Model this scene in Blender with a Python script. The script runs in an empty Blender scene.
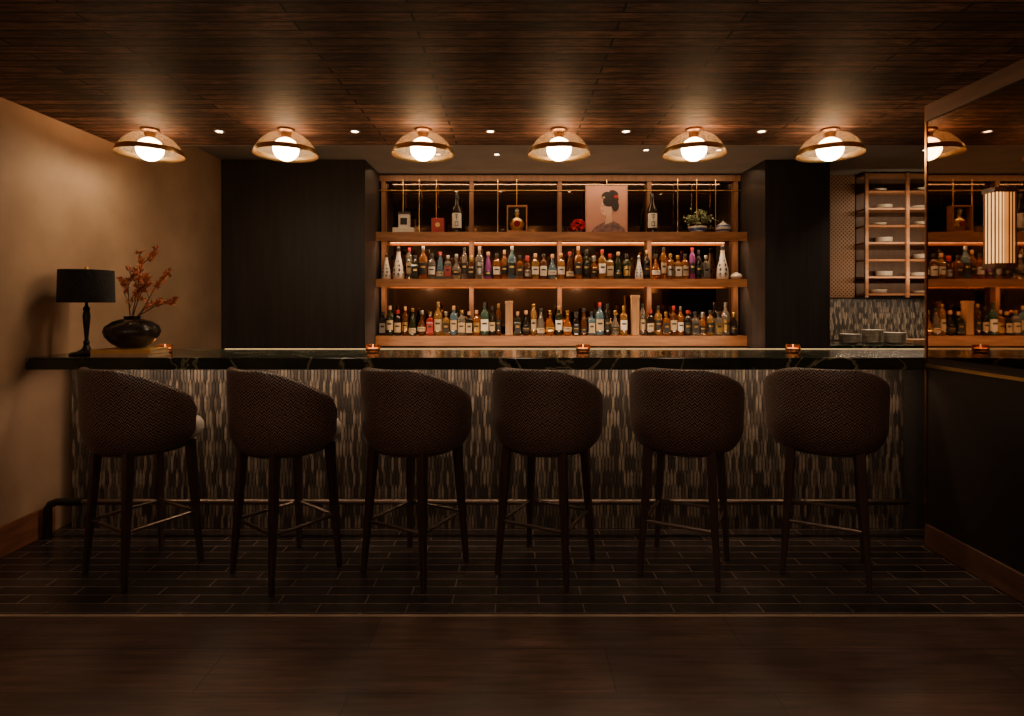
import bpy, math, random
from mathutils import Vector, Matrix
random.seed(7)
COL = bpy.context.scene.collection
pi = math.pi

# ------------------------------------------------------------------ materials
def nt(name):
    m = bpy.data.materials.new(name); m.use_nodes = True
    t = m.node_tree; b = t.nodes['Principled BSDF']
    return m, t, b
def N(t, typ, **kw):
    n = t.nodes.new(typ)
    for k, v in kw.items(): setattr(n, k, v)
    return n
def pmat(name, c1, c2=None, scale=8, rough=.5, metal=0, bump=0, stretch=(1,1,1), detail=4, coat=0, spec=None, lo=.35, hi=.65):
    m, t, b = nt(name)
    if c2 is None: c2 = tuple(x*.8 for x in c1)
    tc = N(t, 'ShaderNodeTexCoord'); mp = N(t, 'ShaderNodeMapping'); mp.inputs['Scale'].default_value = stretch
    ns = N(t, 'ShaderNodeTexNoise'); ns.inputs['Scale'].default_value = scale; ns.inputs['Detail'].default_value = detail
    cr = N(t, 'ShaderNodeValToRGB')
    cr.color_ramp.elements[0].position = lo; cr.color_ramp.elements[1].position = hi
    cr.color_ramp.elements[0].color = (*c1, 1); cr.color_ramp.elements[1].color = (*c2, 1)
    L = t.links.new
    L(tc.outputs['Object'], mp.inputs[0]); L(mp.outputs[0], ns.inputs['Vector']); L(ns.outputs[0], cr.inputs[0]); L(cr.outputs[0], b.inputs['Base Color'])
    b.inputs['Roughness'].default_value = rough; b.inputs['Metallic'].default_value = metal
    if coat: b.inputs['Coat Weight'].default_value = coat; b.inputs['Coat Roughness'].default_value = .15
    if spec is not None: b.inputs['Specular IOR Level'].default_value = spec
    if bump:
        bp = N(t, 'ShaderNodeBump'); bp.inputs['Strength'].default_value = bump; bp.inputs['Distance'].default_value = .01
        L(ns.outputs[0], bp.inputs['Height']); L(bp.outputs[0], b.inputs['Normal'])
    return m
def emat(name, col, s):
    m, t, b = nt(name)
    b.inputs['Base Color'].default_value = (*col, 1)
    b.inputs['Emission Color'].default_value = (*col, 1); b.inputs['Emission Strength'].default_value = s
    return m
def planks(name, c1, c2, mortar, bw, rh, ms, rough, grain=.5, gs=(1.2, 22, 1), bump=.3, offset=.5, bias=0.0, rot=0, dist=.006, blotch=0, spec=.5):
    m, t, b = nt(name); L = t.links.new
    tc = N(t, 'ShaderNodeTexCoord'); mp = N(t, 'ShaderNodeMapping'); L(tc.outputs['Object'], mp.inputs[0])
    mp.inputs['Rotation'].default_value = (0, 0, rot)
    br = N(t, 'ShaderNodeTexBrick'); br.offset = offset; br.inputs['Scale'].default_value = 1
    br.inputs['Brick Width'].default_value = bw; br.inputs['Row Height'].default_value = rh
    br.inputs['Mortar Size'].default_value = ms; br.inputs['Mortar Smooth'].default_value = .1; br.inputs['Bias'].default_value = bias
    br.inputs['Color1'].default_value = (*c1, 1); br.inputs['Color2'].default_value = (*c2, 1); br.inputs['Mortar'].default_value = (*mortar, 1)
    L(mp.outputs[0], br.inputs['Vector'])
    m2 = N(t, 'ShaderNodeMapping'); m2.inputs['Scale'].default_value = gs; L(mp.outputs[0], m2.inputs[0])
    ns = N(t, 'ShaderNodeTexNoise'); ns.inputs['Scale'].default_value = 3; ns.inputs['Detail'].default_value = 8; ns.inputs['Roughness'].default_value = .7; L(m2.outputs[0], ns.inputs['Vector'])
    cr = N(t, 'ShaderNodeValToRGB'); cr.color_ramp.elements[0].position = .36; cr.color_ramp.elements[1].position = .66
    lo = 1 - grain; cr.color_ramp.elements[0].color = (lo, lo, lo, 1); cr.color_ramp.elements[1].color = (1.0, 1.0, 1.0, 1); L(ns.outputs[0], cr.inputs[0])
    mx = N(t, 'ShaderNodeMix', data_type='RGBA', blend_type='MULTIPLY'); mx.inputs[0].default_value = 1
    L(br.outputs['Color'], mx.inputs[6]); L(cr.outputs[0], mx.inputs[7]); last = mx.outputs[2]
    if blotch:
        n2 = N(t, 'ShaderNodeTexNoise'); n2.inputs['Scale'].default_value = 2.3; n2.inputs['Detail'].default_value = 5; L(mp.outputs[0], n2.inputs['Vector'])
        r2 = N(t, 'ShaderNodeMapRange'); r2.inputs[1].default_value = .35; r2.inputs[2].default_value = .65; r2.inputs[3].default_value = 1-blotch; r2.inputs[4].default_value = 1+blotch; L(n2.outputs[0], r2.inputs[0])
        vm = N(t, 'ShaderNodeVectorMath', operation='SCALE'); L(last, vm.inputs[0]); L(r2.outputs[0], vm.inputs['Scale']); last = vm.outputs[0]
    L(last, b.inputs['Base Color'])
    ad = N(t, 'ShaderNodeMath', operation='MULTIPLY_ADD'); ad.inputs[1].default_value = -1.5; L(br.outputs['Fac'], ad.inputs[0]); L(ns.outputs[0], ad.inputs[2])
    bp = N(t, 'ShaderNodeBump'); bp.inputs['Strength'].default_value = bump; bp.inputs['Distance'].default_value = dist
    L(ad.outputs[0], bp.inputs['Height']); L(bp.outputs[0], b.inputs['Normal'])
    b.inputs['Roughness'].default_value = rough; b.inputs['Specular IOR Level'].default_value = spec
    return m

M = {}
M['plaster'] = pmat('plaster', (.45, .29, .18), (.33, .205, .125), 2.2, .75, bump=.15, detail=8)
M['ceil_wood'] = planks('ceiling_boards', (.34, .175, .118), (.11, .058, .042), (.004, .003, .002), 1.3, .072, .006, .66, .9, gs=(2.6, 15, 1), bump=.8, offset=.37, dist=.012, blotch=.5, spec=.26)
M['ceil_plaster'] = pmat('ceiling_plaster', (.28, .25, .23), (.24, .215, .20), 3, .8)
M['brick'] = planks('dark_floor_brick', (.058, .045, .041), (.028, .023, .022), (.21, .15, .115), .40, .078, .003, .24, .4, gs=(3, 6, 1), bump=.4, offset=.5, blotch=.3)
M['floor_wood'] = planks('floor_planks', (.130, .070, .050), (.085, .046, .036), (.022, .014, .011), 1.5, .26, .002, .36, .6, gs=(1, 14, 1), bump=.15, offset=.37, blotch=.3)
M['darkpanel'] = pmat('charcoal_panel', (.032, .025, .025), (.018, .014, .015), 3, .5, bump=.08, stretch=(6, 6, .4), detail=6)
M['rackback'] = pmat('brown_rack_back', (.085, .042, .024), (.06, .03, .018), 6, .55, stretch=(6, 6, .6))
M['blacklac'] = pmat('black_lacquer', (.016, .011, .009), (.022, .014, .012), 3, .4, bump=.05)
M['shelfwood'] = pmat('walnut_shelf', (.42, .18, .07), (.27, .11, .04), 4, .42, bump=.1, stretch=(1, 8, 8), detail=6)
M['postwood'] = pmat('walnut_post', (.24, .11, .05), (.16, .07, .032), 4, .45, bump=.1, stretch=(8, 8, 1), detail=6)
M['rackwood'] = pmat('copper_walnut_rack', (.34, .155, .07), (.24, .105, .048), 4, .45, bump=.1, stretch=(1, 8, 8), detail=6)
M['boxwood'] = pmat('pale_wood', (.46, .26, .13), (.34, .18, .09), 5, .5, stretch=(8, 8, 1))
M['basewood'] = pmat('baseboard_wood', (.28, .11, .055), (.18, .07, .035), 4, .45, bump=.1, stretch=(8, 1, 8))
M['darkwood'] = pmat('dark_timber', (.13, .06, .036), (.085, .04, .024), 4, .5, bump=.1, stretch=(8, 1, 8))
M['stone'] = pmat('dark_green_stone', (.012, .018, .013), (.03, .035, .024), 3, .15, detail=10)
M['bronze'] = pmat('bronze', (.36, .20, .09), (.27, .15, .07), 6, .32, metal=1)
M['strip'] = pmat('floor_strip_metal', (.42, .30, .21), (.34, .24, .165), 6, .4)
M['darkmetal'] = pmat('dark_metal', (.24, .185, .15), (.18, .14, .115), 6, .38, metal=1)
M['blackmetal'] = pmat('black_metal', (.012, .011, .011), (.02, .018, .017), 6, .35, metal=.4)
M['brass'] = pmat('brass', (.92, .58, .24), (.80, .48, .18), 10, .3, metal=1)
M['legwood'] = pmat('stool_leg_wood', (.046, .025, .020), (.028, .016, .013), 6, .3, stretch=(6, 6, 1), bump=.05)
M['seatlea'] = pmat('seat_leather', (.34, .29, .25), (.28, .24, .20), 20, .5, bump=.1)
M['ltile'] = pmat('pale_tile', (.225, .178, .137), (.155, .124, .096), 40, .36, bump=.2)
M['mtile'] = pmat('grey_tile', (.118, .094, .075), (.082, .067, .054), 40, .36, bump=.2)
M['dtile'] = pmat('dark_tile', (.052, .043, .037), (.036, .030, .026), 40, .34, bump=.2)
M['grout'] = pmat('grout', (.05, .041, .034), (.04, .033, .028), 30, .9)
M['mirror'] = pmat('smoked_mirror', (.40, .285, .20), (.38, .27, .19), 1, .02, metal=1)
M['backmirror'] = pmat('tinted_back_mirror', (.19, .13, .085), (.17, .115, .075), 1, .05, metal=1)
M['globe'] = emat('opal_globe_glow', (1, .75, .47), 56)
M['lens'] = emat('downlight_glow', (1, .72, .45), 35)
M['edgeglow'] = emat('counter_edge_reflection', (1, .66, .30), .7)
M['trimring'] = pmat('downlight_ring', (.30, .24, .2), (.25, .2, .17), 10, .4, metal=.5)
M['shadeblack'] = pmat('black_linen_shade', (.012, .012, .013), (.02, .019, .019), 60, .85, bump=.3)
M['vase'] = pmat('black_glazed_ceramic', (.018, .014, .012), (.03, .022, .018), 8, .22)
M['gold'] = pmat('gold_cloth', (.80, .48, .14), (.66, .38, .10), 14, .5)
M['tan'] = pmat('tan_cloth', (.66, .46, .27), (.56, .38, .22), 14, .5)
M['twig'] = pmat('twig_bark', (.16, .07, .045), (.10, .045, .03), 20, .7)
M['leafred'] = pmat('rust_leaf', (.62, .20, .08), (.48, .13, .055), 12, .55)
M['leafgreen'] = pmat('sage_leaf', (.34, .36, .20), (.20, .25, .12), 20, .6)
M['white'] = pmat('white_ceramic', (.78, .72, .64), (.70, .64, .56), 8, .25)
M['cream'] = pmat('cream_paper', (.50, .38, .24), (.40, .30, .19), 12, .6)
M['redp'] = pmat('red_lacquer', (.40, .03, .025), (.30, .02, .02), 8, .4)
M['petal'] = pmat('bright_red_petal', (.80, .05, .06), (.62, .03, .04), 8, .5)
M['black'] = pmat('black_paper', (.012, .011, .011), (.018, .016, .015), 8, .5)
M['goldfoil'] = pmat('gold_foil', (.75, .48, .16), (.6, .38, .12), 10, .3, metal=1)
M['silver'] = pmat('silver_foil', (.6, .58, .55), (.5, .48, .46), 10, .3, metal=1)
M['bluep'] = pmat('cobalt_glaze', (.04, .09, .34), (.03, .06, .22), 8, .3)
M['pink'] = pmat('pink_canvas', (.62, .32, .24), (.54, .27, .20), 3, .7)
M['skin'] = pmat('painted_skin', (.80, .50, .36), (.74, .45, .32), 6, .7)
M['ink'] = pmat('painted_ink', (.018, .014, .016), (.03, .022, .024), 10, .6)
M['robe'] = pmat('painted_robe', (.10, .08, .10), (.32, .16, .14), 22, .6)
M['wax'] = emat('candle_glow', (1, .48, .18), 5)
def glass(name, c, tr=.55, rough=.06):
    m = pmat(name, c, tuple(x*.85 for x in c), 6, rough)
    m.node_tree.nodes['Principled BSDF'].inputs['Transmission Weight'].default_value = tr
    return m
G = {
 'dark': glass('near_black_glass', (.014, .010, .008), .0),
 'green': glass('dark_green_glass', (.022, .027, .012), .2),
 'amber': glass('amber_glass', (.60, .22, .05), .75),
 'honey': glass('honey_glass', (.78, .44, .15), .8),
 'brown': glass('brown_glass', (.10, .035, .012), .3),
 'clear': glass('clear_glass', (.85, .80, .72), .9),
 'red': glass('red_glass', (.30, .02, .02), .3),
 'violet': glass('violet_glass', (.30, .07, .28), .3),
 'blue': glass('pale_blue_glass', (.22, .38, .50), .7),
 'teal': glass('teal_glass', (.06, .13, .10), .5),
}
M['amberglass'] = glass('amber_votive_glass', (.75, .35, .12), .8)
def smoked():
    m, t, b = nt('smoked_glass_dome'); L = t.links.new
    b.inputs['Base Color'].default_value = (.52, .37, .24, 1); b.inputs['Roughness'].default_value = .35; b.inputs['Metallic'].default_value = 0
    tr = N(t, 'ShaderNodeBsdfTransparent'); tr.inputs[0].default_value = (.64, .49, .36, 1)
    ns = N(t, 'ShaderNodeTexNoise'); ns.inputs['Scale'].default_value = 30
    mp = N(t, 'ShaderNodeMapRange'); mp.inputs[3].default_value = .80; mp.inputs[4].default_value = .88; L(ns.outputs[0], mp.inputs[0])
    mx = N(t, 'ShaderNodeMixShader'); L(mp.outputs[0], mx.inputs[0]); L(tr.outputs[0], mx.inputs[2]); L(b.outputs[0], mx.inputs[1])
    L(mx.outputs[0], t.nodes['Material Output'].inputs[0])
    return m
M['smoked'] = smoked()
def lantern_paper():
    m, t, b = nt('lantern_paper_glow'); L = t.links.new
    tc = N(t, 'ShaderNodeTexCoord'); ns = N(t, 'ShaderNodeTexNoise'); ns.inputs['Scale'].default_value = 6; L(tc.outputs['Object'], ns.inputs['Vector'])
    mr = N(t, 'ShaderNodeMapRange'); mr.inputs[3].default_value = 1.3; mr.inputs[4].default_value = 2.8; L(ns.outputs[0], mr.inputs[0])
    b.inputs['Base Color'].default_value = (.6, .35, .18, 1)
    b.inputs['Emission Color'].default_value = (1, .48, .15, 1); L(mr.outputs[0], b.inputs['Emission Strength'])
    return m
M['paper'] = lantern_paper()
def fabric():
    m, t, b = nt('zigzag_upholstery'); L = t.links.new
    uv = N(t, 'ShaderNodeUVMap'); sp = N(t, 'ShaderNodeSeparateXYZ'); L(uv.outputs[0], sp.inputs[0])
    a = N(t, 'ShaderNodeMath', operation='MULTIPLY'); a.inputs[1].default_value = 84; L(sp.outputs[0], a.inputs[0])
    pp = N(t, 'ShaderNodeMath', operation='PINGPONG'); pp.inputs[1].default_value = 1.0; L(a.outputs[0], pp.inputs[0])
    c = N(t, 'ShaderNodeMath', operation='MULTIPLY_ADD'); c.inputs[1].default_value = 64; L(sp.outputs[1], c.inputs[0]); L(pp.outputs[0], c.inputs[2])
    ns = N(t, 'ShaderNodeTexNoise'); ns.inputs['Scale'].default_value = 50; L(uv.outputs[0], ns.inputs['Vector'])
    c2 = N(t, 'ShaderNodeMath', operation='MULTIPLY_ADD'); c2.inputs[1].default_value = 1.1; L(ns.outputs[0], c2.inputs[0]); L(c.outputs[0], c2.inputs[2])
    fr = N(t, 'ShaderNodeMath', operation='FRACT'); L(c2.outputs[0], fr.inputs[0])
    cr = N(t, 'ShaderNodeValToRGB'); cr.color_ramp.elements[0].position = .66; cr.color_ramp.elements[1].position = .75
    cr.color_ramp.elements[0].color = (.008, .006, .007, 1); cr.color_ramp.elements[1].color = (.29, .185, .155, 1); L(fr.outputs[0], cr.inputs[0]); L(cr.outputs[0], b.inputs['Base Color'])
    bp = N(t, 'ShaderNodeBump'); bp.inputs['Strength'].default_value = .5; bp.inputs['Distance'].default_value = .003; L(cr.outputs[0], bp.inputs['Height']); L(bp.outputs[0], b.inputs['Normal'])
    b.inputs['Roughness'].default_value = .42; b.inputs['Specular IOR Level'].default_value = .45
    return m
M['fabric'] = fabric()
def lattice():
    m, t, b = nt('woven_bronze_lattice'); L = t.links.new
    tc = N(t, 'ShaderNodeTexCoord'); mp = N(t, 'ShaderNodeMapping'); mp.inputs['Scale'].default_value = (34, 1, 34); mp.inputs['Rotation'].default_value = (0, .785, 0)
    L(tc.outputs['Object'], mp.inputs[0]); v = N(t, 'ShaderNodeTexVoronoi'); v.inputs['Randomness'].default_value = 0; v.inputs['Scale'].default_value = 1; L(mp.outputs[0], v.inputs['Vector'])
    cr = N(t, 'ShaderNodeValToRGB'); cr.color_ramp.elements[0].position = .3; cr.color_ramp.elements[1].position = .42
    cr.color_ramp.elements[0].color = (.06, .034, .02, 1); cr.color_ramp.elements[1].color = (.30, .155, .08, 1); L(v.outputs['Distance'], cr.inputs[0]); L(cr.outputs[0], b.inputs['Base Color'])
    b.inputs['Roughness'].default_value = .5
    return m
M['lattice'] = lattice()
def veins(m):
    t = m.node_tree; b = t.nodes['Principled BSDF']; L = t.links.new
    src = b.inputs['Base Color'].links[0].from_socket
    tc = N(t, 'ShaderNodeTexCoord'); ns = N(t, 'ShaderNodeTexNoise'); ns.inputs['Scale'].default_value = 1.7; ns.inputs['Detail'].default_value = 9; ns.inputs['Distortion'].default_value = 1.4; L(tc.outputs['Object'], ns.inputs['Vector'])
    s = N(t, 'ShaderNodeMath', operation='SUBTRACT'); s.inputs[1].default_value = .5; L(ns.outputs[0], s.inputs[0])
    a = N(t, 'ShaderNodeMath', operation='ABSOLUTE'); L(s.outputs[0], a.inputs[0])
    r = N(t, 'ShaderNodeMapRange'); r.inputs[1].default_value = .0; r.inputs[2].default_value = .016; r.inputs[3].default_value = .85; r.inputs[4].default_value = 0; L(a.outputs[0], r.inputs[0])
    mx = N(t, 'ShaderNodeMix', data_type='RGBA'); L(r.outputs[0], mx.inputs[0]); L(src, mx.inputs[6]); mx.inputs[7].default_value = (.27, .27, .18, 1); L(mx.outputs[2], b.inputs['Base Color'])
veins(M['stone'])

# ------------------------------------------------------------------ mesh builder
class MB:
    def __init__(s): s.v = []; s.f = []; s.m = []; s.uv = {}; s.mats = []
    def mi(s, mat):
        if mat not in s.mats: s.mats.append(mat)
        return s.mats.index(mat)
    def face(s, idx, mat): s.f.append(idx); s.m.append(s.mi(mat))
    def box(s, x0, x1, y0, y1, z0, z1, mat):
        b = len(s.v); s.v += [(x0,y0,z0),(x1,y0,z0),(x1,y1,z0),(x0,y1,z0),(x0,y0,z1),(x1,y0,z1),(x1,y1,z1),(x0,y1,z1)]
        for q in ((3,2,1,0),(4,5,6,7),(0,1,5,4),(1,2,6,5),(2,3,7,6),(3,0,4,7)): s.face([b+i for i in q], mat)
    def lathe(s, prof, seg, mat, c=(0,0,0), cap=True, sx=1, sy=1, a0=0, a1=2*pi, rot=0):
        full = abs(a1-a0-2*pi) < 1e-6; n = seg if full else seg+1
        b = len(s.v)
        for r, z in prof:
            for i in range(n):
                a = a0+(a1-a0)*i/seg+rot
                s.v.append((c[0]+max(r,1e-4)*math.cos(a)*sx, c[1]+max(r,1e-4)*math.sin(a)*sy, c[2]+z))
        for k in range(len(prof)-1):
            for i in range(seg):
                j = (i+1) % n
                s.face([b+k*n+i, b+k*n+j, b+(k+1)*n+j, b+(k+1)*n+i], mat)
        if cap and full:
            s.face([b+i for i in range(n)][::-1], mat); s.face([b+(len(prof)-1)*n+i for i in range(n)], mat)
    def tube(s, pts, r, mat, seg=8, cap=True):
        pts = [Vector(p) for p in pts]; n = len(pts)
        rs = r if isinstance(r, (list, tuple)) else [r]*n
        b = len(s.v); prev = None
        for i, p in enumerate(pts):
            d = (pts[min(i+1,n-1)]-pts[max(i-1,0)]).normalized()
            if prev is None:
                up = Vector((0,0,1)) if abs(d.z) < .9 else Vector((1,0,0)); x = d.cross(up).normalized()
            else: x = (prev-d*prev.dot(d)).normalized()
            prev = x; y = d.cross(x)
            for k in range(seg):
                a = 2*pi*k/seg+pi/seg; q = p+(x*math.cos(a)+y*math.sin(a))*rs[i]; s.v.append(tuple(q))
        for i in range(n-1):
            for k in range(seg):
                j = (k+1) % seg; s.face([b+i*seg+k, b+i*seg+j, b+(i+1)*seg+j, b+(i+1)*seg+k], mat)
        if cap: s.face([b+k for k in range(seg)][::-1], mat); s.face([b+(n-1)*seg+k for k in range(seg)], mat)
    def poly(s, pts, mat):
        b = len(s.v); s.v += [tuple(p) for p in pts]; s.face(list(range(b, b+len(pts))), mat)
    def obj(s, name, parent=None, loc=(0,0,0), rot=0, smooth=True, bevel=0, label=None, ang=40):
        me = bpy.data.meshes.new(name); me.from_pydata(s.v, [], s.f)
        for m in s.mats: me.materials.append(m)
        me.polygons.foreach_set('material_index', s.m)
        if s.uv:
            u = me.uv_layers.new(name='UVMap')
            for l in me.loops: u.data[l.index].uv = s.uv.get(l.vertex_index, (0,0))
        me.update()
        if smooth:
            me.polygons.foreach_set('use_smooth', [True]*len(me.polygons)); me.set_sharp_from_angle(angle=math.radians(ang))
        o = bpy.data.objects.new(name, me); COL.objects.link(o); o.location = loc; o.rotation_euler = (0,0,rot)
        if parent: o.parent = parent
        if bevel:
            bv = o.modifiers.new('bevel', 'BEVEL'); bv.width = bevel; bv.segments = 2; bv.limit_method = 'ANGLE'
        if label: o['label'] = label
        return o
def bx(name, x0, x1, y0, y1, z0, z1, mat, parent=None, bevel=0, **k):
    """box whose origin is at its bottom centre"""
    cx, cy = (x0+x1)/2, (y0+y1)/2
    m = MB(); m.box(x0-cx, x1-cx, y0-cy, y1-cy, 0, z1-z0, mat)
    return m.obj(name, parent, (cx, cy, z0), smooth=False, bevel=bevel, **k)
def empty(name, loc=(0,0,0), rot=0):
    e = bpy.data.objects.new(name, None); COL.objects.link(e); e.location = loc; e.rotation_euler = (0,0,rot); e.empty_display_size = .1
    return e
def thing(o, label, cat, group=None):
    o['label'] = label; o['category'] = cat
    if group: o['group'] = group
    return o
def struct(o, label=None):
    o['kind'] = 'structure'
    if label: o['label'] = label
    return o
def clone(root, loc, rot=None, label=None):
    n = root.copy(); COL.objects.link(n); n.location = loc
    if rot is not None: n.rotation_euler = (0,0,rot)
    if label: n['label'] = label
    def rec(a, b):
        for ch in list(a.children):
            c = ch.copy(); c.parent = b; COL.objects.link(c); rec(ch, c)
    rec(root, n)
    return n
def light(kind, name, loc, energy, color=(1,.69,.43), soft=.05, rot=(0,0,0), sx=None, sy=None, **k):
    l = bpy.data.lights.new(name, kind); l.energy = energy; l.color = color
    if kind in ('POINT', 'SPOT'): l.shadow_soft_size = soft
    if kind == 'AREA': l.shape = 'RECTANGLE'; l.size = sx; l.size_y = sy
    for a, b in k.items(): setattr(l, a, b)
    o = bpy.data.objects.new(name, l); COL.objects.link(o); o.location = loc; o.rotation_euler = rot
    return o

# ------------------------------------------------------------------ camera
CH = 1.37
cam = bpy.data.cameras.new('camera'); co = bpy.data.objects.new('camera', cam); COL.objects.link(co)
co.location = (0, 0, CH); co.rotation_euler = (pi/2, 0, 0); cam.sensor_width = 36; cam.lens = 20.04; cam.shift_y = -53/1024; cam.clip_start = .02
bpy.context.scene.camera = co
w = bpy.data.worlds.new('world'); bpy.context.scene.world = w; w.use_nodes = True
w.node_tree.nodes['Background'].inputs[0].default_value = (.006, .004, .003, 1)

# ------------------------------------------------------------------ room
XL, XM, ZC, ZH = -2.78, 2.36, 2.50, 2.76
def sbox(*a, label=None, **k): return struct(bx(*a, **k), label)
sbox('floor', -2.9, 4.75, -1.6, 2.505, -.1, 0, M['floor_wood'], label='dark brown plank floor')
sbox('floor', -2.9, 4.75, 2.52, 6.3, -.1, 0, M['brick'], label='dark slate brick floor laid in running bond')
sbox('trim_1', -2.78, 2.36, 2.505, 2.520, -.05, .003, M['strip'], label='thin metal strip between two floorings')
sbox('wall_left', XL-.12, XL, -1.6, 6.24, 0, ZH+.1, M['plaster'], label='warm tan mottled plaster wall')
sbox('wall_back', XL, 4.6, 6.12, 6.24, 0, ZH+.1, M['darkpanel'], label='dark wall behind the bar')
sbox('wall_rear', XL, XM, -1.6, -1.5, 0, ZC, M['plaster'])
sbox('wall_side', 4.6, 4.72, 3.26, 6.24, 0, ZH+.1, M['darkpanel'])
sbox('wall_service', 2.46, 4.72, 3.14, 3.24, 0, ZC, M['darkpanel'])
sbox('ceiling', XL, 4.6, -1.5, 4.03, ZC, ZC+.12, M['ceil_wood'], label='dark stained timber board ceiling')
sbox('ceiling', XL, 4.6, 4.03, 6.12, ZH, ZH+.12, M['ceil_plaster'], label='raised grey-brown plaster ceiling over the bar')
sbox('trim_2', XL, 4.6, 4.03, 4.05, ZC, ZH, M['ceil_plaster'])
sbox('wall_back_left', XL, -1.405, 5.45, 6.12, 0, ZH, M['darkpanel'], label='tall charcoal panelled pier')
sbox('wall_back_right', 2.42, 3.04, 5.45, 6.12, 0, ZH, M['darkpanel'], label='tall charcoal panelled pier')
sbox('baseboard_left', XL, XL+.018, -1.5, 3.45, 0, .17, M['basewood'], bevel=.004)
sbox('wall_right', XM, XM+.10, -1.5, 3.24, 0, ZC, M['blacklac'], label='black lacquered partition wall')
sbox('baseboard_right', XM-.018, XM, -1.5, 3.235, 0, .13, M['darkwood'], bevel=.004)
sbox('trim_3', XM-.014, XM, -1.5, 3.235, 1.018, 1.034, M['brass'], label='brass line under the mirror')
sbox('trim_4', XM-.015, XM, -1.5, 3.235, ZC-.09, ZC, M['darkwood'], label='dark timber header over the mirror')
sbox('trim_5', XM-.008, XM+.11, 3.235, 3.25, 0, ZC, M['bronze'], label='slim bronze corner post')
mir = bx('wall_mirror', XM-.006, XM-.001, -1.4, 3.225, 1.075, ZC-.095, M['mirror'])
thing(mir, 'large smoked mirror pane on the black partition', 'mirror')

sbox('wall_tile', 3.04, 4.6, 6.10, 6.119, .99, 1.44, M['grout'], label='grey mosaic backsplash')
def pickets(x0, x1, z0, z1, w, h, tip, y, mats, gap=.003, th=.005):
    m = MB(); row = 0; z = z0-h; stepz = h-tip
    while z < z1:
        off = (row % 2)*w/2; x = x0-w+off
        while x < x1:
            cx = x+w/2; g = gap/2
            pts = [(cx, z+g), (x+w-g, z+tip), (x+w-g, z+h-tip), (cx, z+h-g), (x+g, z+h-tip), (x+g, z+tip)]
            pts = [(min(max(a,x0),x1), min(max(b,z0),z1)) for a, b in pts]
            xs = [p[0] for p in pts]; zs = [p[1] for p in pts]
            if max(xs)-min(xs) > .004 and max(zs)-min(zs) > .01:
                q = []
                for p in pts:
                    if not q or (abs(q[-1][0]-p[0])+abs(q[-1][1]-p[1])) > 1e-5: q.append(p)
                if len(q) > 2 and abs(q[0][0]-q[-1][0])+abs(q[0][1]-q[-1][1]) < 1e-5: q.pop()
                if len(q) > 2:
                    mat = random.choices(mats, (4, 5, 5))[0]; t = th*random.uniform(.7, 1.1)
                    b = len(m.v); k = len(q); zc = sum(p[1] for p in q)/k; xc = sum(p[0] for p in q)/k
                    tilt = random.uniform(-.0015, .0015)
                    m.v += [(a, y, c) for a, c in q]
                    m.v += [(a+(xc-a)*.12, y-t+tilt*(a-xc)/w, c+(zc-c)*.03) for a, c in q]
                    m.face([b+k+i for i in range(k)], mat)
                    for i in range(k):
                        j = (i+1) % k; m.face([b+i, b+j, b+k+j, b+k+i], mat)
            x += w
        z += stepz; row += 1
    return m
pb = pickets(3.05, 4.59, 1.0, 1.43, .024, .09, .03, 6.10, [M['ltile'], M['mtile'], M['dtile']])
o = pb.obj('wall_tile', smooth=False); struct(o, 'grey elongated mosaic tiles on the backsplash')

# ------------------------------------------------------------------ bar
bar = empty('bar_counter', (0, 3.5, 0)); thing(bar, 'bar counter clad in grey-brown elongated picket tiles', 'bar')
b1 = MB(); b1.box(-2.70, 2.92, 0, .34, 0, 1.0, M['grout']); b1.obj('body', bar, smooth=False)
b2 = pickets(-2.70, 2.40, .0, 1.0, .0205, .128, .036, 0, [M['ltile'], M['mtile'], M['dtile']], gap=.004)
b2.obj('tile_cladding', bar, smooth=False)
ct = bx('countertop', XL+.002, 3.0, 3.25, 3.89, 1.0, 1.07, M['stone'], bevel=.006)
thing(ct, 'long polished dark green veined stone bar top', 'countertop')
m = MB(); m.box(-1.95, 2.8, .300, .312, .07, .0735, M['edgeglow']); e = m.obj('edge_reflection', ct, (-.111, 0, 0), smooth=False, label='slim glowing strip painted as a reflection along the back edge')  # dim emissive strip stands in for a reflected line on the stone
# foot rail
fr = empty('foot_rail', (0, 3.36, 0)); thing(fr, 'metal foot rail running along the tiled bar', 'foot rail')
m = MB(); m.tube([(-2.55,0,.21),(2.33,0,.21)], .017, M['darkmetal'], 12); m.obj('rail', fr)
m = MB(); m.tube([(-2.72,-.02,0),(-2.72,-.02,.18),(-2.71,-.018,.2),(-2.68,0,.21),(-2.53,0,.21)], .022, M['blackmetal'], 12); m.obj('rail_end', fr, label='black curved end of the rail')
for x in (-1.7, -.7, .35, 1.35, 2.25):
    m = MB(); m.tube([(0,0,.21),(0,.10,.16),(0,.128,.16)], .009, M['darkmetal'], 8); m.obj('bracket', fr, (x,0,0))

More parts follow.
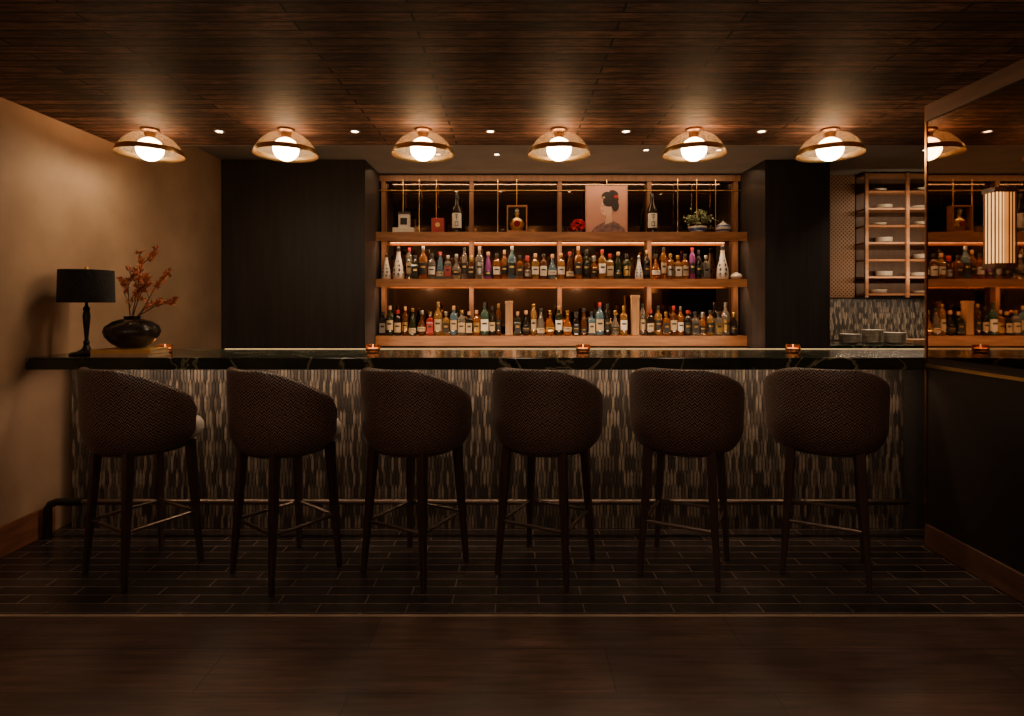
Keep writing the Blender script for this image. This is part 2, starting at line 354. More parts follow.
# ------------------------------------------------------------------ bar stools
def make_stool():
    root = empty('bar_stool')
    thing(root, 'barrel-backed bar stool in dark zigzag weave with dark wood legs', 'bar stool', 'bar stools at the counter')
    m = MB(); T = math.radians(112); NS = 44
    def ztop(a):
        t = max(0, (abs(math.degrees(a))-28)/84); t = min(1, t)
        return 1.06-.165*(t**1.5)
    rings = []
    for i in range(NS+1):
        a = -T+2*T*i/NS; e = min(1, (T-abs(a))/.16); e = math.sqrt(max(0, 1-(1-e)**2))
        zt = ztop(a)-.05*(1-e); th = .006+.042*e
        prof = []
        zb = .645+.03*(1-e)
        for k in range(13):
            s_ = (k/12)**1.25; z = zb+(zt-.02-zb)*s_
            r = .238+.044*(1-(1-min(1, s_/.36))**2)+.008*s_
            prof.append((r, z))
        ro = prof[-1][0]; no = len(prof)
        for k in range(1, 5):
            b = pi*k/5; prof.append((ro-th/2+th/2*math.cos(b), zt-.02+.02*math.sin(b)))
        for k in range(no-1, -1, -1):
            r, z = prof[k]; prof.append((r-th, z))
        ring = []
        for j, (r, z) in enumerate(prof):
            ca, sa = math.sin(a), -math.cos(a)
            idx = len(m.v); m.v.append((r*ca, r*sa*1.0+.01, z)); m.uv[idx] = (a*.29, z if j < no+2 else 2*zt-z)
            ring.append(idx)
        rings.append(ring)
    n = len(rings[0])
    for i in range(NS):
        for j in range(n):
            k = (j+1) % n; m.face([rings[i][j], rings[i+1][j], rings[i+1][k], rings[i][k]], M['fabric'])
    m.face(rings[0], M['fabric']); m.face(rings[-1][::-1], M['fabric'])
    m.obj('backrest', root, ang=60)
    m = MB(); prof = [(.17,.66),(.205,.662),(.228,.675),(.234,.70),(.232,.73),(.22,.75),(.19,.76),(.10,.765),(0,.766)]
    m.lathe(prof, 36, M['seatlea'], cap=False, sy=1.10, c=(0,.03,0)); m.obj('seat', root, label='pale taupe upholstered seat cushion', ang=60)
    m = MB(); m.lathe([(.05,.625),(.20,.625),(.215,.635),(.215,.664),(.05,.664)], 32, M['legwood'], cap=True, sy=1.0); m.obj('seat_frame', root)
    for sx, sy in ((-1,-1),(1,-1),(1,1),(-1,1)):
        m = MB(); m.tube([(sx*.152, sy*.152, .655), (sx*.168, sy*.168, .35), (sx*.189, sy*.189, 0)], [.030, .025, .016], M['legwood'], 4)
        o = m.obj('leg', root, bevel=.004, smooth=False)
    m = MB(); c = .172; z = .27
    P = [(-c,-c,z),(c,-c,z),(c,c,z),(-c,c,z)]
    for i in range(4): m.tube([P[i], P[(i+1)%4]], .009, M['darkmetal'], 8)
    m.obj('footrest', root, label='thin metal footrest ring')
    return root
ST = [(-1.925, 2.985, 30), (-1.170, 2.96, 38), (-.500, 2.975, 28), (.180, 2.985, 27), (.905, 2.985, 27), (1.635, 2.985, 28)]
stool = make_stool()
for i, (x, y, r) in enumerate(ST):
    if i == 0: stool.location = (x, y, 0); stool.rotation_euler = (0,0,-math.radians(r))
    else: clone(stool, (x, y, 0), -math.radians(r))

# ------------------------------------------------------------------ pendants
def make_pendant():
    r = empty('pendant_lamp'); thing(r, 'shallow smoked dome pendant lamp with brass rim and opal globe', 'pendant lamp', 'pendant lamps over the bar')
    m = MB(); m.lathe([(.055,0),(.055,-.014),(.035,-.02),(.03,-.04),(.026,-.058)], 24, M['bronze']); m.obj('canopy', r)
    m = MB()
    dome = [(.03,-.024),(.07,-.030),(.11,-.046),(.145,-.074),(.170,-.106),(.184,-.134)]
    m.lathe(dome, 48, M['smoked'], cap=False); m.obj('dome', r, ang=80, label='smoked translucent dome')
    m = MB()
    m.lathe([(.184,-.133),(.191,-.150),(.196,-.166),(.199,-.167),(.194,-.148),(.186,-.131)], 48, M['brass'], cap=False); m.obj('rim', r, ang=80, label='thin brass rim')
    m = MB(); R = .079; prof = [(R*math.sin(pi*k/14), -.130-R*math.cos(pi*k/14)*.93) for k in range(15)]
    m.lathe(prof, 28, M['globe'], cap=False); m.obj('globe', r, ang=80, label='glowing opal glass globe')
    return r
PX = [(-362), (-226), (-89), 47, 182, 318]
pend = make_pendant()
for i, p in enumerate(PX):
    loc = (p*3.66/570, 3.66, ZC)
    if i == 0: pend.location = loc
    else: clone(pend, loc)
def make_down():
    m = MB(); m.lathe([(.034,0),(.034,-.006),(.024,-.007),(.022,-.001)], 20, M['trimring'], cap=False); o = m.obj('downlight')
    thing(o, 'small round recessed ceiling downlight', 'downlight', 'recessed ceiling downlights')
    m = MB(); m.lathe([(.0,-.002),(.022,-.002)], 16, M['lens'], cap=False); m.obj('lens', o)
    return o
dl = make_down(); first = True
for x, y, z, e, ang in [(-1.90,3.7,ZC,14,80),(-1.02,3.7,ZC,14,80),(-.14,3.7,ZC,14,80),(.74,3.7,ZC,14,80),(1.62,3.7,ZC,14,80),
                   (-.68,5.25,ZH,16,100),(-.14,5.25,ZH,16,100),(.70,5.25,ZH,16,100),(1.20,5.1,ZH,16,100),(1.85,5.1,ZH,16,100),(3.7,5.1,ZH,55,120)]:
    if first: dl.location = (x,y,z); first = False
    else: clone(dl, (x,y,z))
    light('SPOT', 'downlight_beam', (x,y,z-.02), e, soft=.03, spot_size=math.radians(ang), spot_blend=.8)
for x, y, e in [(-1.6,1.6,25),(.1,1.6,25),(1.5,1.6,25)]:
    light('SPOT', 'lounge_fill_beam', (x,y,ZC-.02), e, soft=.1, spot_size=math.radians(125), spot_blend=1, color=(1,.72,.50))  # unseen spots added to light the foreground floor and stool backs
    clone(dl, (x,y,ZC))
for x in (-1.9, 0, 1.5):
    light('POINT', 'lounge_fill', (x,-1.0,1.95), 16, soft=.18, color=(1,.69,.48))  # unseen fill added behind the camera for stools, ceiling and floor
light('AREA', 'counter_led', (-.15, 3.28, .995), 13, sx=4.9, sy=.02, rot=(math.radians(26),0,0), color=(1,.69,.45))

# ------------------------------------------------------------------ back bar shelving
SH = [(.95, 1.052), (1.555, 1.637), (2.03, 2.12)]
su = empty('bar_shelving', (.5, 5.98, 0)); thing(su, 'walnut back-bar shelving with lit boards and tinted mirror back', 'shelf unit')
XS0, XS1 = -1.40, 2.415
for z0, z1 in SH:
    m = MB()
    if z0 < 1: m.box(XS0-.5, XS1-.5, -.13, .12, z0, z1, M['shelfwood'])
    else:
        a, b = XS0-.5, XS1-.5
        sec = [(-.13,z0),(-.13,z1),(.12,z1),(.12,z0+.035),(-.112,z0+.035),(-.112,z0)]
        for xx in (a, b): m.v += [(xx, y, z) for y, z in sec]
        n = len(sec)
        for i in range(n): j = (i+1) % n; m.face([i, i+n, j+n, j], M['shelfwood'])
        m.face([0,1,4,5], M['shelfwood']); m.face([1,2,3,4], M['shelfwood']); m.face([n+5,n+4,n+1,n], M['shelfwood']); m.face([n+4,n+3,n+2,n+1], M['shelfwood'])
    m.obj('shelf', su, smooth=False)
for x in (-1.36, -.43, .505, 1.453, 2.37):
    m = MB()
    m.box(-.022, .022, .05, .12, 1.052, 1.588, M['postwood']); m.box(-.022, .022, .05, .12, 1.637, 2.063, M['postwood']); m.box(-.022, .022, .05, .12, 2.12, 2.74, M['postwood'])
    m.obj('post', su, (x-.5,0,0), smooth=False)
m = MB(); m.box(XS0-.5, XS1-.5, .04, .12, 2.68, 2.74, M['postwood']); m.obj('top_rail', su, smooth=False)
m = MB(); m.box(XS0-.5, XS1-.5, .122, .13, .95, 2.75, M['backmirror']); m.obj('mirror_back', su, smooth=False, label='dark tinted mirror backing')
m = MB()
for z in (2.58,): m.tube([(XS0-.5,.04,z),(XS1-.5,.04,z)], .006, M['brass'], 6)
m.obj('rod', su, label='thin brass rod')
for x in (-1.15,-.98,-.80,-.15,.05,1.0,1.75,1.95,2.15):
    m = MB(); m.tube([(0,.04,2.12),(0,.04,2.70)], .0045, M['brass'], 6); m.obj('rod', su, (x-.5,0,0), label='thin brass rod')
bc = empty('back_counter', (.5, 5.8, 0)); thing(bc, 'low dark work counter beneath the bottle shelves', 'counter')
m = MB(); m.box(-1.9, 1.91, -.30, .30, 0, .90, M['blacklac']); m.obj('cabinet_body', bc, smooth=False)
m = MB(); m.box(-1.9, 1.91, -.33, .30, .90, .94, M['stone']); m.obj('worktop', bc, smooth=False, bevel=.004)
sc = empty('service_counter', (3.82, 5.8, 0)); thing(sc, 'service counter with dark top below the mosaic splashback', 'counter')
m = MB(); m.box(-.77, .77, -.32, .29, 0, .94, M['blacklac']); m.obj('cabinet_body', sc, smooth=False)
m = MB(); m.box(-.775, .775, -.34, .295, .94, .985, M['stone']); m.obj('worktop', sc, smooth=False, bevel=.004)

LC = (1,.62,.33)
for z0, y, e, r in [(2.03, 5.885, 19, 0), (1.555, 5.885, 19, 0), (2.75, 5.75, 13, 14)]:
    light('AREA', 'shelf_led', (.5, y, z0+(.03 if y > 5.8 else -.01)), e, sx=3.7, sy=.02, rot=(math.radians(r),0,0), color=LC)
light('AREA', 'work_led', (.5, 5.50, .96), 13, sx=3.6, sy=.02, rot=(math.radians(150),0,0), color=LC)
light('AREA', 'service_led', (3.9, 5.80, 1.46), 5, sx=1.2, sy=.03, color=(1,.74,.5))

# ------------------------------------------------------------------ bottles
KINDS = {
 'wine': dict(p=[(.034,0),(.037,.006),(.037,.19),(.034,.205),(.018,.232),(.0135,.245),(.0135,.30)], lab=(.05,.14), cap=(.015,.262,.305), seg=20),
 'square': dict(p=[(.046,0),(.05,.006),(.05,.155),(.044,.172),(.018,.186),(.015,.20),(.015,.225)], lab=(.03,.13), cap=(.019,.212,.25), seg=4),
 'slim': dict(p=[(.030,0),(.033,.006),(.033,.23),(.027,.255),(.014,.275),(.013,.31)], lab=(.06,.17), cap=(.016,.292,.33), seg=20),
 'bell': dict(p=[(.044,0),(.048,.01),(.047,.05),(.038,.13),(.024,.19),(.015,.22),(.015,.26)], lab=(.03,.08), cap=(.02,.25,.285), seg=20),
 'stout': dict(p=[(.041,0),(.044,.006),(.044,.165),(.036,.19),(.017,.205),(.016,.24)], lab=(.035,.135), cap=(.02,.228,.265), seg=20),
 'round': dict(p=[(.028,0),(.045,.02),(.054,.06),(.052,.10),(.035,.14),(.018,.165),(.014,.20),(.014,.23)], lab=(.045,.09), cap=(.02,.22,.262), seg=20),
 'faceted': dict(p=[(.042,0),(.046,.006),(.043,.09),(.046,.17),(.03,.195),(.016,.21),(.016,.24)], lab=(.05,.13), cap=(.02,.23,.27), seg=8),
 'shoulder': dict(p=[(.038,0),(.041,.006),(.043,.20),(.038,.22),(.016,.235),(.0145,.28)], lab=(.06,.16), cap=(.018,.268,.31), seg=20),
 'flask': dict(p=[(.040,0),(.043,.008),(.043,.12),(.036,.15),(.02,.168),(.016,.18),(.016,.20)], lab=(.03,.10), cap=(.024,.19,.245), seg=6),
 'magnum': dict(p=[(.044,0),(.048,.008),(.048,.21),(.04,.235),(.019,.26),(.016,.275),(.016,.32)], lab=(.05,.17), cap=(.018,.30,.345), seg=20),
}
SL = .90
for K in KINDS.values():
    K['p'] = [(r*SL, z) for r, z in K['p']]; K['cap'] = (K['cap'][0]*SL, K['cap'][1], K['cap'][2])
NICE = {'dark':'near-black','green':'dark green','amber':'amber','honey':'honey-coloured','brown':'brown','clear':'clear','red':'red','violet':'violet','blue':'pale blue','teal':'teal'}
SHP = {'wine':'long-necked','square':'square-shouldered','slim':'tall slim','bell':'bell-shaped','stout':'stout','round':'round-bodied','faceted':'faceted','shoulder':'broad-shouldered','flask':'six-sided','magnum':'large tall'}
LNICE = {'cream':'cream','white':'white','black':'black','goldfoil':'gold','redp':'red','silver':'silver'}
cache = {}
def bottle(kind, g, lab, cap, loc, group):
    key = (kind, g, lab, cap)
    if key in cache:
        o = clone(cache[key], loc); o.rotation_euler = (0,0,random.uniform(-.15,.15)); o['group'] = group; return o
    K = KINDS[kind]; seg = K['seg']; rot = pi/4 if seg == 4 else 0; f = 1.1 if seg == 4 else 1
    m = MB(); m.lathe([(r*f, z) for r, z in K['p']], seg, G[g], rot=rot); o = m.obj('bottle', None, loc, ang=35)
    thing(o, '%s %s glass bottle with %s label' % (SHP[kind], NICE[g], LNICE[lab]), 'bottle', group)
    z0, z1 = K['lab']; m = MB()
    def rad(z):
        pr = K['p']
        for (r0, a), (r1, b) in zip(pr, pr[1:]):
            if a <= z <= b: return r0+(r1-r0)*(z-a)/(b-a)
        return .04
    if seg == 4:
        s = .05*SL*f*.7071+.001; m.box(-s*.85, s*.85, -s-.001, -s, z0, z1, M[lab]); m.box(-s*.5, s*.5, -s-.002, -s-.001, z0+(z1-z0)*.55, z0+(z1-z0)*.75, M['ink'] if lab != 'black' else M['goldfoil'])
    else:
        zs = [z0+(z1-z0)*k/4 for k in range(5)]
        m.lathe([(rad(z)+.0008, z) for z in zs], 10, M[lab], cap=False, a0=-pi/2-1.1, a1=-pi/2+1.1)
        a, b = z0+(z1-z0)*.55, z0+(z1-z0)*.72
        m.lathe([(rad(a)+.0016, a), (rad(b)+.0016, b)], 6, M['ink'] if lab != 'black' else M['goldfoil'], cap=False, a0=-pi/2-.6, a1=-pi/2+.6)
    m.obj('label', o)
    r, a, b = K['cap']; m = MB(); m.lathe([(r*.96,a),(r,a+.004),(r,b-.004),(r*.9,b)], 14, M[cap]); m.obj('cap', o)
    cache[key] = o
    return o
RAD = {k: v*SL for k, v in dict(wine=.037, square=.04, slim=.033, bell=.048, stout=.044, round=.054, faceted=.046, shoulder=.043, flask=.043, magnum=.048).items()}
def row(x0, x1, z, group, weights, skip=()):
    x = x0; lastk = None
    while True:
        kind = random.choice([k for k in KINDS if k != lastk]); lastk = kind; r = RAD[kind]
        cx = x+r
        if cx+r > x1: break
        blocked = [s for s in skip if abs(cx-s[0]) < r+s[1]]
        if blocked: x = blocked[0][0]+blocked[0][1]+.002; continue
        g = random.choices(list(weights), list(weights.values()))[0]
        lab = random.choices(['cream','white','black','goldfoil','redp','silver'], [6,3,6,3,1,1])[0]
        cap = random.choice(['black','black','black','goldfoil','goldfoil','silver','boxwood','redp'])
        bottle(kind, g, lab, cap, (cx, 5.93+random.uniform(-.012,.012), z), group)
        x = cx+r+random.uniform(.001,.005)
w_mid = dict(dark=6, green=2, amber=7, honey=5, brown=3, clear=6, red=.6, violet=2.0, blue=1.0, teal=.3)
w_low = dict(dark=7, green=2.5, amber=5, honey=4, brown=4, clear=7, red=.6, violet=.8, blue=1.6, teal=.6)
row(-1.10, 2.11, 1.637, 'bottles on the middle shelf', w_mid, [(1.32,.05)])
row(-1.38, 2.40, 1.052, 'bottles on the lowest shelf', w_low, [(-.03,.05),(1.28,.05)])
def tallwhite(loc, mat, label, h=1.0):
    m = MB(); m.lathe([(.045*h,0),(.056*h,.01*h),(.060*h,.04*h),(.052*h,.11*h),(.034*h,.18*h),(.024*h,.23*h),(.018*h,.27*h),(.022*h,.285*h)], 24, M['white']); o = m.obj('decanter', None, loc)
    m = MB()
    def rr(z):
        pr = [(.056,.01),(.060,.04),(.052,.11),(.034,.18),(.024,.23),(.018,.27)]
        for (r0,a),(r1,b) in zip(pr,pr[1:]):
            if a <= z <= b: return r0+(r1-r0)*(z-a)/(b-a)
        return .05
    for zc, n, hh in ((.045,7,.026),(.095,6,.022),(.14,5,.018),(.185,4,.012)):
        for k in range(n):
            a = 2*pi*k/n+zc*9; da = .26
            P = [(a-da,zc),(a,zc-hh),(a+da,zc),(a,zc+hh)]
            m.poly([((rr(z)+.0016)*h*math.cos(t), (rr(z)+.0016)*h*math.sin(t), z*h) for t, z in P], mat)
    m.obj('painted_pattern', o, smooth=False)
    m = MB(); m.lathe([(.020*h,.286*h),(.020*h,.295*h),(.010*h,.30*h),(.018*h,.315*h),(.018*h,.33*h),(.006*h,.345*h)], 16, M['silver'] if mat is not M['ink'] else M['ink']); m.obj('stopper', o)
    thing(o, label, 'decanter', 'decanters on the middle shelf'); return o
tallwhite((-1.18,5.93,1.637), M['ink'], 'tall white ceramic decanter with black petal pattern')
tallwhite((-1.31,5.95,1.637), M['ink'], 'slim white ceramic decanter with black pattern', .8)
tallwhite((2.19,5.93,1.637), M['ink'], 'tall white ceramic decanter with dark petal pattern', 1.05)
tallwhite((1.32,5.93,1.637), M['bluep'], 'white ceramic decanter with cobalt blue pattern', .72)
m = MB(); m.lathe([(.03,0),(.05,.01),(.06,.03),(.045,.055),(.02,.065),(.01,.075)], 20, M['white']); o = m.obj('ceramic_jar', None, (2.335,5.93,1.637)); thing(o, 'low white ceramic jar with a knob', 'jar')
for x, h in ((-.03,.36),(1.28,.42)):
    o = empty('bottle_box', (x,5.93,1.052)); thing(o, 'tall pale wooden bottle box', 'box', 'wooden bottle boxes')
    m = MB(); m.box(-.038,.038,-.036,.036,0,h-.03,M['boxwood']); m.obj('body', o, smooth=False, bevel=.002)
    m = MB(); m.box(-.042,.042,-.04,.04,h-.03,h,M['boxwood']); m.obj('lid', o, smooth=False, bevel=.002)

# ------------------------------------------------------------------ top shelf items
ZT = 2.12
def X(px, Y=5.93): return (px-512)*Y/570
o = empty('gift_box', (X(404),5.93,ZT)); thing(o, 'white and black tiered gift box', 'box')
m = MB(); m.box(-.11,.11,-.05,.05,0,.05,M['white']); m.obj('tray', o, smooth=False, bevel=.003)
m = MB(); m.box(-.05,.06,-.04,.04,.05,.19,M['white']); m.box(-.03,.04,-.043,-.04,.08,.15,M['ink']); m.obj('body', o, smooth=False)
m = MB(); m.box(-.055,.065,-.045,.045,.19,.215,M['ink']); m.obj('lid', o, smooth=False)
o = empty('red_gift_box', (X(438),5.93,ZT)); thing(o, 'small red lacquered box with gold emblem', 'box')
m = MB(); m.box(-.065,.065,-.035,.035,0,.15,M['redp']); m.obj('body', o, smooth=False, bevel=.003)
m = MB(); m.lathe([(0,0),(.025,0)], 16, M['goldfoil'], cap=False); e = m.obj('emblem', o, (0,-.0365,.08)); e.rotation_euler = (pi/2,0,0)
def saki(px, h):
    m = MB(); m.lathe([(.045,0),(.052,.008),(.052,h*.55),(.045,h*.64),(.02,h*.76),(.018,h*.92)], 24, G['dark']); o = m.obj('bottle', None, (X(px),5.93,ZT))
    thing(o, 'large black bottle with a white label bearing brushed characters', 'bottle', 'large black bottles on the top shelf')
    m = MB(); m.lathe([(.0528,h*.12),(.0528,h*.5)], 14, M['white'], cap=False, a0=-pi/2-1.15, a1=-pi/2+1.15)
    def st(x0,x1,z0,z1):
        a0,a1 = -pi/2+x0/.053, -pi/2+x1/.053; m.lathe([(.0536,z0*h),(.0536,z1*h)], 4, M['ink'], cap=False, a0=a0, a1=a1)
    st(-.022,.022,.44,.46); st(-.004,.002,.32,.44); st(-.02,.02,.385,.40); st(-.018,.018,.26,.28); st(-.018,-.012,.17,.28); st(.012,.018,.17,.28); st(-.018,.018,.16,.18)
    m.obj('label', o)
    m = MB(); m.lathe([(.021,h*.9),(.021,h),(.018,h*1.01)], 16, M['black']); m.obj('cap', o)
saki(457,.40); saki(652,.40)
o = empty('display_case', (X(517),5.93,ZT)); thing(o, 'small dark display case holding an amber decanter', 'display case')
m = MB(); a=.105; h=.28
m.box(-a,a,.035,.045,0,h,M['ink']); m.box(-a,-a+.012,-.045,.035,0,h,M['shelfwood']); m.box(a-.012,a,-.045,.035,0,h,M['shelfwood']); m.box(-a+.012,a-.012,-.045,.035,h-.012,h,M['shelfwood']); m.box(-a+.012,a-.012,-.045,.035,0,.02,M['shelfwood']); m.obj('case', o, smooth=False)
m = MB(); m.lathe([(.03,.02),(.05,.025),(.076,.07),(.078,.10),(.055,.14),(.018,.158),(.018,.19),(.028,.195),(.028,.205)], 10, M['goldfoil'], sy=.45); m.lathe([(.010,.206),(.022,.225),(.024,.235),(.006,.255)], 10, M['white']); m.obj('decanter_body', o)
m = MB(); m.lathe([(0,0),(.034,0)], 20, G['red'], cap=False); e = m.obj('seal', o, (0,-.037,.09)); e.rotation_euler = (pi/2,0,0)
o = empty('flower_ornament', (X(578),5.92,ZT)); thing(o, 'bright red blossom ornament on a low base', 'ornament')
m = MB(); m.lathe([(.04,0),(.045,.01),(.03,.02)], 16, M['black']); m.obj('stand', o)
m = MB()
for k in range(46):
    d = Vector((random.gauss(0,1),random.gauss(0,.6),random.gauss(.3,1))).normalized(); c = Vector((0,0,.08))+Vector((d.x*.045,d.y*.02,d.z*.03)); s_ = d.orthogonal().normalized(); t_ = d.cross(s_)
    m.poly([c-s_*.015, c+d*.028-t_*.018, c+d*.036, c+d*.028+t_*.018, c+s_*.015], M['petal'])
m.obj('blossom', o, smooth=False)
o = empty('portrait_picture', (X(606.5,5.97),5.97,ZT)); thing(o, 'pink portrait print of a person with dark upswept hair', 'picture')
W2, H = .215, .50
m = MB(); m.box(-W2,W2,.0,.02,0,H,M['pink']); m.obj('canvas', o, smooth=False)
m = MB()
for a_ in ((-W2-.006,-W2,0,H+.006),(W2,W2+.006,0,H+.006),(-W2,W2,H,H+.006)): m.box(a_[0],a_[1],-.006,.02,a_[2],a_[3],M['boxwood'])
m.obj('frame', o, smooth=False)
def flat(pts, mat, y): m.poly([(x,y,z) for x, z in pts], mat)
def ell(cx,cz,rx,rz,mat,y,n=28,rot=0): flat([(cx+rx*math.cos(2*pi*k/n)*math.cos(rot)-rz*math.sin(2*pi*k/n)*math.sin(rot), cz+rx*math.cos(2*pi*k/n)*math.sin(rot)+rz*math.sin(2*pi*k/n)*math.cos(rot)) for k in range(n)], mat, y)
m = MB()
flat([(-.17,.001),(.20,.001),(.19,.05),(.13,.10),(.06,.135),(.0,.13),(-.06,.10),(-.13,.06)], M['robe'], -.001)
flat([(-.02,.09),(.06,.12),(.055,.20),(.06,.24),(-.01,.22),(-.005,.16)], M['skin'], -.002)
flat([(-.055,.215),(-.035,.19),(0,.185),(.04,.21),(.06,.27),(.04,.33),(-.02,.345),(-.052,.325),(-.056,.29),(-.07,.262),(-.056,.252),(-.06,.235)], M['skin'], -.003)
ell(.045,.345,.085,.062,M['ink'],-.004,rot=.4); ell(.09,.29,.04,.06,M['ink'],-.0045); ell(-.005,.395,.05,.038,M['ink'],-.005,rot=.5); ell(.075,.42,.05,.03,M['ink'],-.0055,rot=-.4)
flat([(-.045,.288),(-.018,.291),(-.018,.286),(-.045,.283)], M['ink'], -.006); flat([(-.05,.236),(-.032,.24),(-.034,.228),(-.05,.23)], M['redp'], -.006)
ell(.10,.385,.022,.018,M['redp'],-.006); ell(-.03,.375,.014,.012,M['cream'],-.006)
m.obj('painted_figure', o, smooth=False)
o = empty('potted_plant', (X(697),5.92,ZT)); thing(o, 'small sage-green plant in a blue-and-white bowl', 'plant')
m = MB(); m.lathe([(.05,0),(.07,.01),(.10,.06),(.095,.062),(.065,.02)], 20, M['white']); m.obj('bowl', o)
m = MB(); m.lathe([(.0745,.0155),(.0915,.043)], 20, M['bluep'], cap=False); m.obj('painted_band', o)
m = MB(); m.tube([(0,0,.03),(.02,0,.09),(-.03,0,.15)], [.012,.010,.005], M['twig'], 8); m.tube([(.02,0,.09),(.08,0,.14)], [.007,.004], M['twig'], 8); m.obj('trunk', o)
m = MB()
for cx, cz, n in ((-.06,.15,80),(.03,.20,80),(.09,.14,75),(0,.11,40)):
    for k in range(n):
        c = Vector((cx,0,cz))+Vector((random.gauss(0,.035),random.gauss(0,.018),random.gauss(0,.018))); s_ = Vector((random.uniform(-1,1),random.uniform(-1,1),random.uniform(-1,1))).normalized(); t_ = s_.orthogonal().normalized()
        m.poly([c, c+s_*.014+t_*.011, c+s_*.034, c+s_*.014-t_*.011], M['leafgreen'])
m.obj('foliage', o, smooth=False)
o = empty('ceramic_pot', (X(723),5.93,ZT)); thing(o, 'small round white pot with blue bands and a lid', 'pot')
m = MB(); m.lathe([(.04,0),(.065,.015),(.078,.045),(.065,.078),(.035,.092)], 24, M['white']); m.obj('body', o)
m = MB(); m.lathe([(.0665,.0155),(.0735,.03)], 24, M['bluep'], cap=False); m.lathe([(.0755,.058),(.0675,.075)], 24, M['bluep'], cap=False); m.obj('painted_band', o)
m = MB(); m.lathe([(.037,.092),(.025,.104),(.008,.108),(.012,.118),(.004,.125)], 16, M['white']); m.obj('lid', o)
# ------------------------------------------------------------------ rack at right rear
rk = empty('dish_rack', (4.08, 5.95, 0)); thing(rk, 'slim open walnut wall rack holding a few pale dishes', 'shelf unit')
rz = [1.47+.178*i for i in range(8)]
for z in rz:
    m = MB(); m.box(-.40,.50,-.03,.145,z,z+.020,M['rackwood']); m.obj('shelf', rk, smooth=False)
for x in (-.405, .02, .49):
    m = MB(); m.box(x-.016,x+.016,-.050,-.031,1.45,2.74,M['rackwood']); m.obj('upright', rk, smooth=False)
m = MB(); m.box(-.40,.50,.146,.154,1.45,2.75,M['rackback']); m.obj('back_panel', rk, smooth=False)
for z in rz[1::2]:
    light('AREA', 'rack_led', (4.1, 5.70, z+.06), 2.4, sx=.9, sy=.012, rot=(math.radians(75),0,0), color=(1,.70,.42))
sbox('trim_6', 3.042, 3.665, 6.09, 6.119, 1.45, ZH, M['lattice'], label='woven bronze lattice panel')
def plate(mat, r=.10):
    m = MB(); m.lathe([(r*.5,0),(r*.9,.010),(r,.026),(r*.98,.028),(r*.86,.014),(r*.5,.006)], 24, mat); return m.obj('plate')
M['dish'] = pmat('bone_china', (.46, .40, .34), (.38, .33, .28), 8, .3)
pl = plate(M['dish'], .08); thing(pl, 'round bone-white ceramic plate', 'plate', 'stacked plates on the rack')
first = True
for i, z in enumerate(rz[:-1]):
    for x, n in ((3.86+.06*(i%2), (2,3,0,3,1,2,1)[i]), (4.32-.04*(i%2), (1,2,3,0,2,1,2)[i])):
        for k in range(n):
            l = (x, 6.01, z+.0205+k*.014)
            if first: pl.location = l; first = False
            else: clone(pl, l)
M['stoneware'] = pmat('stoneware', (.42, .36, .30), (.32, .27, .22), 20, .5)
pg = plate(M['stoneware'], .098); thing(pg, 'round grey stoneware plate', 'plate', 'stacked stoneware plates on the service counter')
first = True
for x, n in ((3.36,6),(3.58,9),(3.80,7)):
    for k in range(n):
        l = (x, 5.66, .9855+k*.014)
        if first: pg.location = l; first = False
        else: clone(pg, l)
o = bx('chopping_board', 3.95, 4.22, 5.60, 5.76, .9855, 1.03, M['boxwood'], bevel=.004); thing(o, 'small pale wooden board', 'chopping board')

# ------------------------------------------------------------------ lantern sconce on mirror wall
ls = empty('wall_lantern', (XM-.007, 2.75, 1.52)); thing(ls, 'slatted wall lantern with glowing paper body', 'wall lamp')
m = MB(); m.box(-.046,-.004,-.028,.028,.05,.39,M['paper']); m.obj('paper_body', ls, smooth=False)
for z0, z1 in ((.39,.412),(.028,.05)):
    m = MB(); m.box(-.056,0,-.038,.038,z0,z1,M['postwood']); m.obj('frame_rail', ls, smooth=False)
for y in (-.032,-.0107,.0107,.032):
    m = MB(); m.box(-.052,-.047,y-.002,y+.002,.05,.39,M['postwood']); m.obj('slat', ls, smooth=False)
for x in (-.032,-.016):
    for y in (-.032,.032):
        m = MB(); m.box(x-.0018,x+.0018,y-.002,y+.002,.05,.39,M['postwood']); m.obj('slat', ls, smooth=False)

# ------------------------------------------------------------------ counter objects
ZB = 1.07
tl = empty('table_lamp', (-2.575, 3.45, ZB)); thing(tl, 'turned dark metal table lamp with black drum shade, unlit', 'table lamp')
m = MB(); m.lathe([(.085,0),(.088,.006),(.08,.014),(.05,.02),(.024,.035),(.014,.06)], 28, M['blackmetal']); m.obj('base', tl)
m = MB(); m.lathe([(.014,.058),(.018,.075),(.010,.09),(.012,.12),(.017,.18),(.021,.235),(.015,.265),(.020,.275),(.016,.285),(.008,.295),(.008,.34)], 24, M['blackmetal']); m.obj('stem', tl)
m = MB(); m.lathe([(.145,.315),(.140,.510),(.137,.510),(.142,.315)], 48, M['shadeblack'], cap=False)
m.lathe([(.140,.509),(.012,.509)], 48, M['shadeblack'], cap=False); m.obj('lamp_shade', tl)
m = MB(); m.lathe([(.008,.34),(.008,.515),(.012,.52),(.006,.535)], 10, M['brass']); m.obj('finial', tl)
for k, (z, mt, r) in enumerate(((0, 'tan', .0), (.022, 'gold', .06))):
    bk = empty('book', (-2.25, 3.37, ZB+z), r); thing(bk, ('closed book with tan cover lying on the bar top','closed book with gold cover under the black vase')[k], 'book', 'books under the vase')
    m = MB(); m.box(-.165,.165,-.10,.10,0,.003,M[mt]); m.box(-.165,.165,-.10,.10,.019,.022,M[mt]); m.box(-.165,.165,-.103,-.10,0,.022,M[mt]); m.obj('cover', bk, smooth=False)
    m = MB(); m.box(-.162,.162,-.10,.096,.003,.019,M['cream']); m.obj('pages', bk, smooth=False)
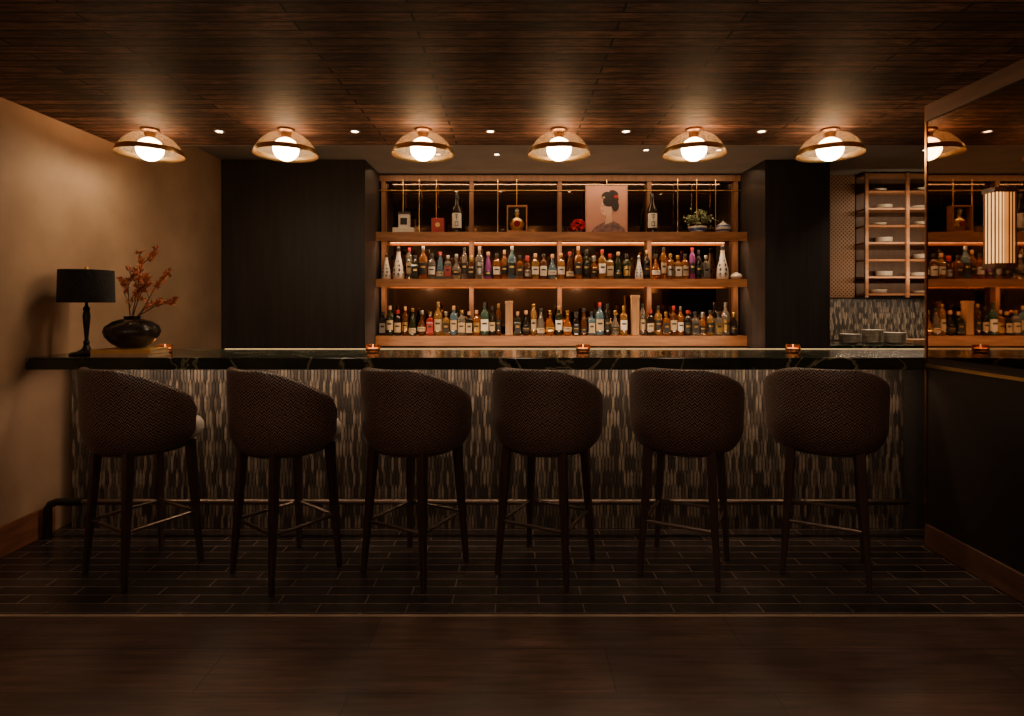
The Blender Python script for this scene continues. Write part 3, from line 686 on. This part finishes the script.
ZV = ZB+.045
vs = MB(); vs.lathe([(.055,0),(.07,.004),(.108,.030),(.140,.070),(.148,.098),(.138,.130),(.100,.158),(.056,.172),(.040,.177),(.048,.188),(.042,.189),(.034,.177),(.033,.155)], 48, M['vase'])
o = vs.obj('vase', None, (-2.265,3.40,ZV), ang=60); thing(o, 'low bulbous glossy black vase standing on books', 'vase')
br = empty('leafy_branch', (-2.265,3.40,ZV+.16)); thing(br, 'dry branches with rust-red leaves standing in the vase', 'branch')
m = MB(); leaves = []
random.seed(33)
def stem(p, d, L, r, depth):
    pts = [p.copy()]; q = p.copy(); dd = d.normalized(); n = 7
    for i in range(n):
        dd = (dd+Vector((random.uniform(-.12,.12), random.uniform(-.12,.12), random.uniform(-.10,.10)))).normalized(); q = q+dd*L/n; pts.append(q.copy())
        if depth < 2 and i > 0 and random.random() < .75:
            s_ = Vector((random.uniform(-.7,1), random.uniform(-.5,.5), random.uniform(-.3,.7))); stem(q.copy(), (dd+s_).normalized(), L*.32, r*.5, depth+1)
        if i > 1: leaves.append((q.copy(), dd.copy()))
    m.tube(pts, [max(.0014, r*(1-.7*i/n)) for i in range(n+1)], M['twig'], 6)
for d, L in ((Vector((-.02,0,1)),.34),(Vector((.25,.05,.9)),.27),(Vector((.92,-.1,.48)),.27),(Vector((-.10,.1,.98)),.24),(Vector((.62,0,.60)),.28)):
    stem(Vector((random.uniform(-.008,.008),random.uniform(-.008,.008),.0)), d, L, .004, 0)
m.obj('branch', br)
m = MB()
def maple(c, d, s_):
    d = d.normalized(); a = d.orthogonal().normalized(); ang0 = random.uniform(0,6.28); a = (a*math.cos(ang0)+d.cross(a)*math.sin(ang0)); 
    pts = []
    for k, (an, rr) in enumerate([(-2.4,.35),(-1.9,.75),(-1.5,.35),(-1.0,.9),(-.55,.4),(0,1.15),(.55,.4),(1.0,.9),(1.5,.35),(1.9,.75),(2.4,.35)]):
        pts.append(c+(d*math.cos(an)+a*math.sin(an))*rr*s_)
    b = len(m.v); m.v.append(tuple(c)); m.v += [tuple(p) for p in pts]
    for k in range(len(pts)-1): m.face([b, b+1+k, b+2+k], M['leafred'])
random.shuffle(leaves)
for q, dd in leaves[:220]:
    dr = (dd+Vector((random.uniform(-1,1),random.uniform(-1,1),random.uniform(-.8,.5)))).normalized(); maple(q+dr*.008, dr, random.uniform(.018,.031))
m.obj('foliage', br, smooth=False)
def votive():
    o = empty('votive_candle'); thing(o, 'lit tealight in a low amber glass with dark band', 'candle', 'votive candles along the bar top')
    m = MB(); m.lathe([(.036,0),(.042,.006),(.043,.05),(.040,.05),(.038,.010),(.02,.006)], 24, M['amberglass']); m.obj('glass_cup', o)
    m = MB(); m.lathe([(.0438,.012),(.0442,.028)], 24, M['darkmetal'], cap=False); m.obj('band', o)
    m = MB(); m.lathe([(.030,.0105),(.032,.03),(.004,.031)], 18, M['wax']); m.obj('wax', o)
    m = MB(); m.lathe([(.001,.031),(.005,.037),(.004,.043),(.0005,.054)], 8, M['wax']); m.obj('flame', o)
    return o
vo = votive()
for i, px in enumerate((-347, -139, 71, 281)):
    l = (px*3.58/570, 3.58, ZB)
    if i == 0: vo.location = l
    else: clone(vo, l)
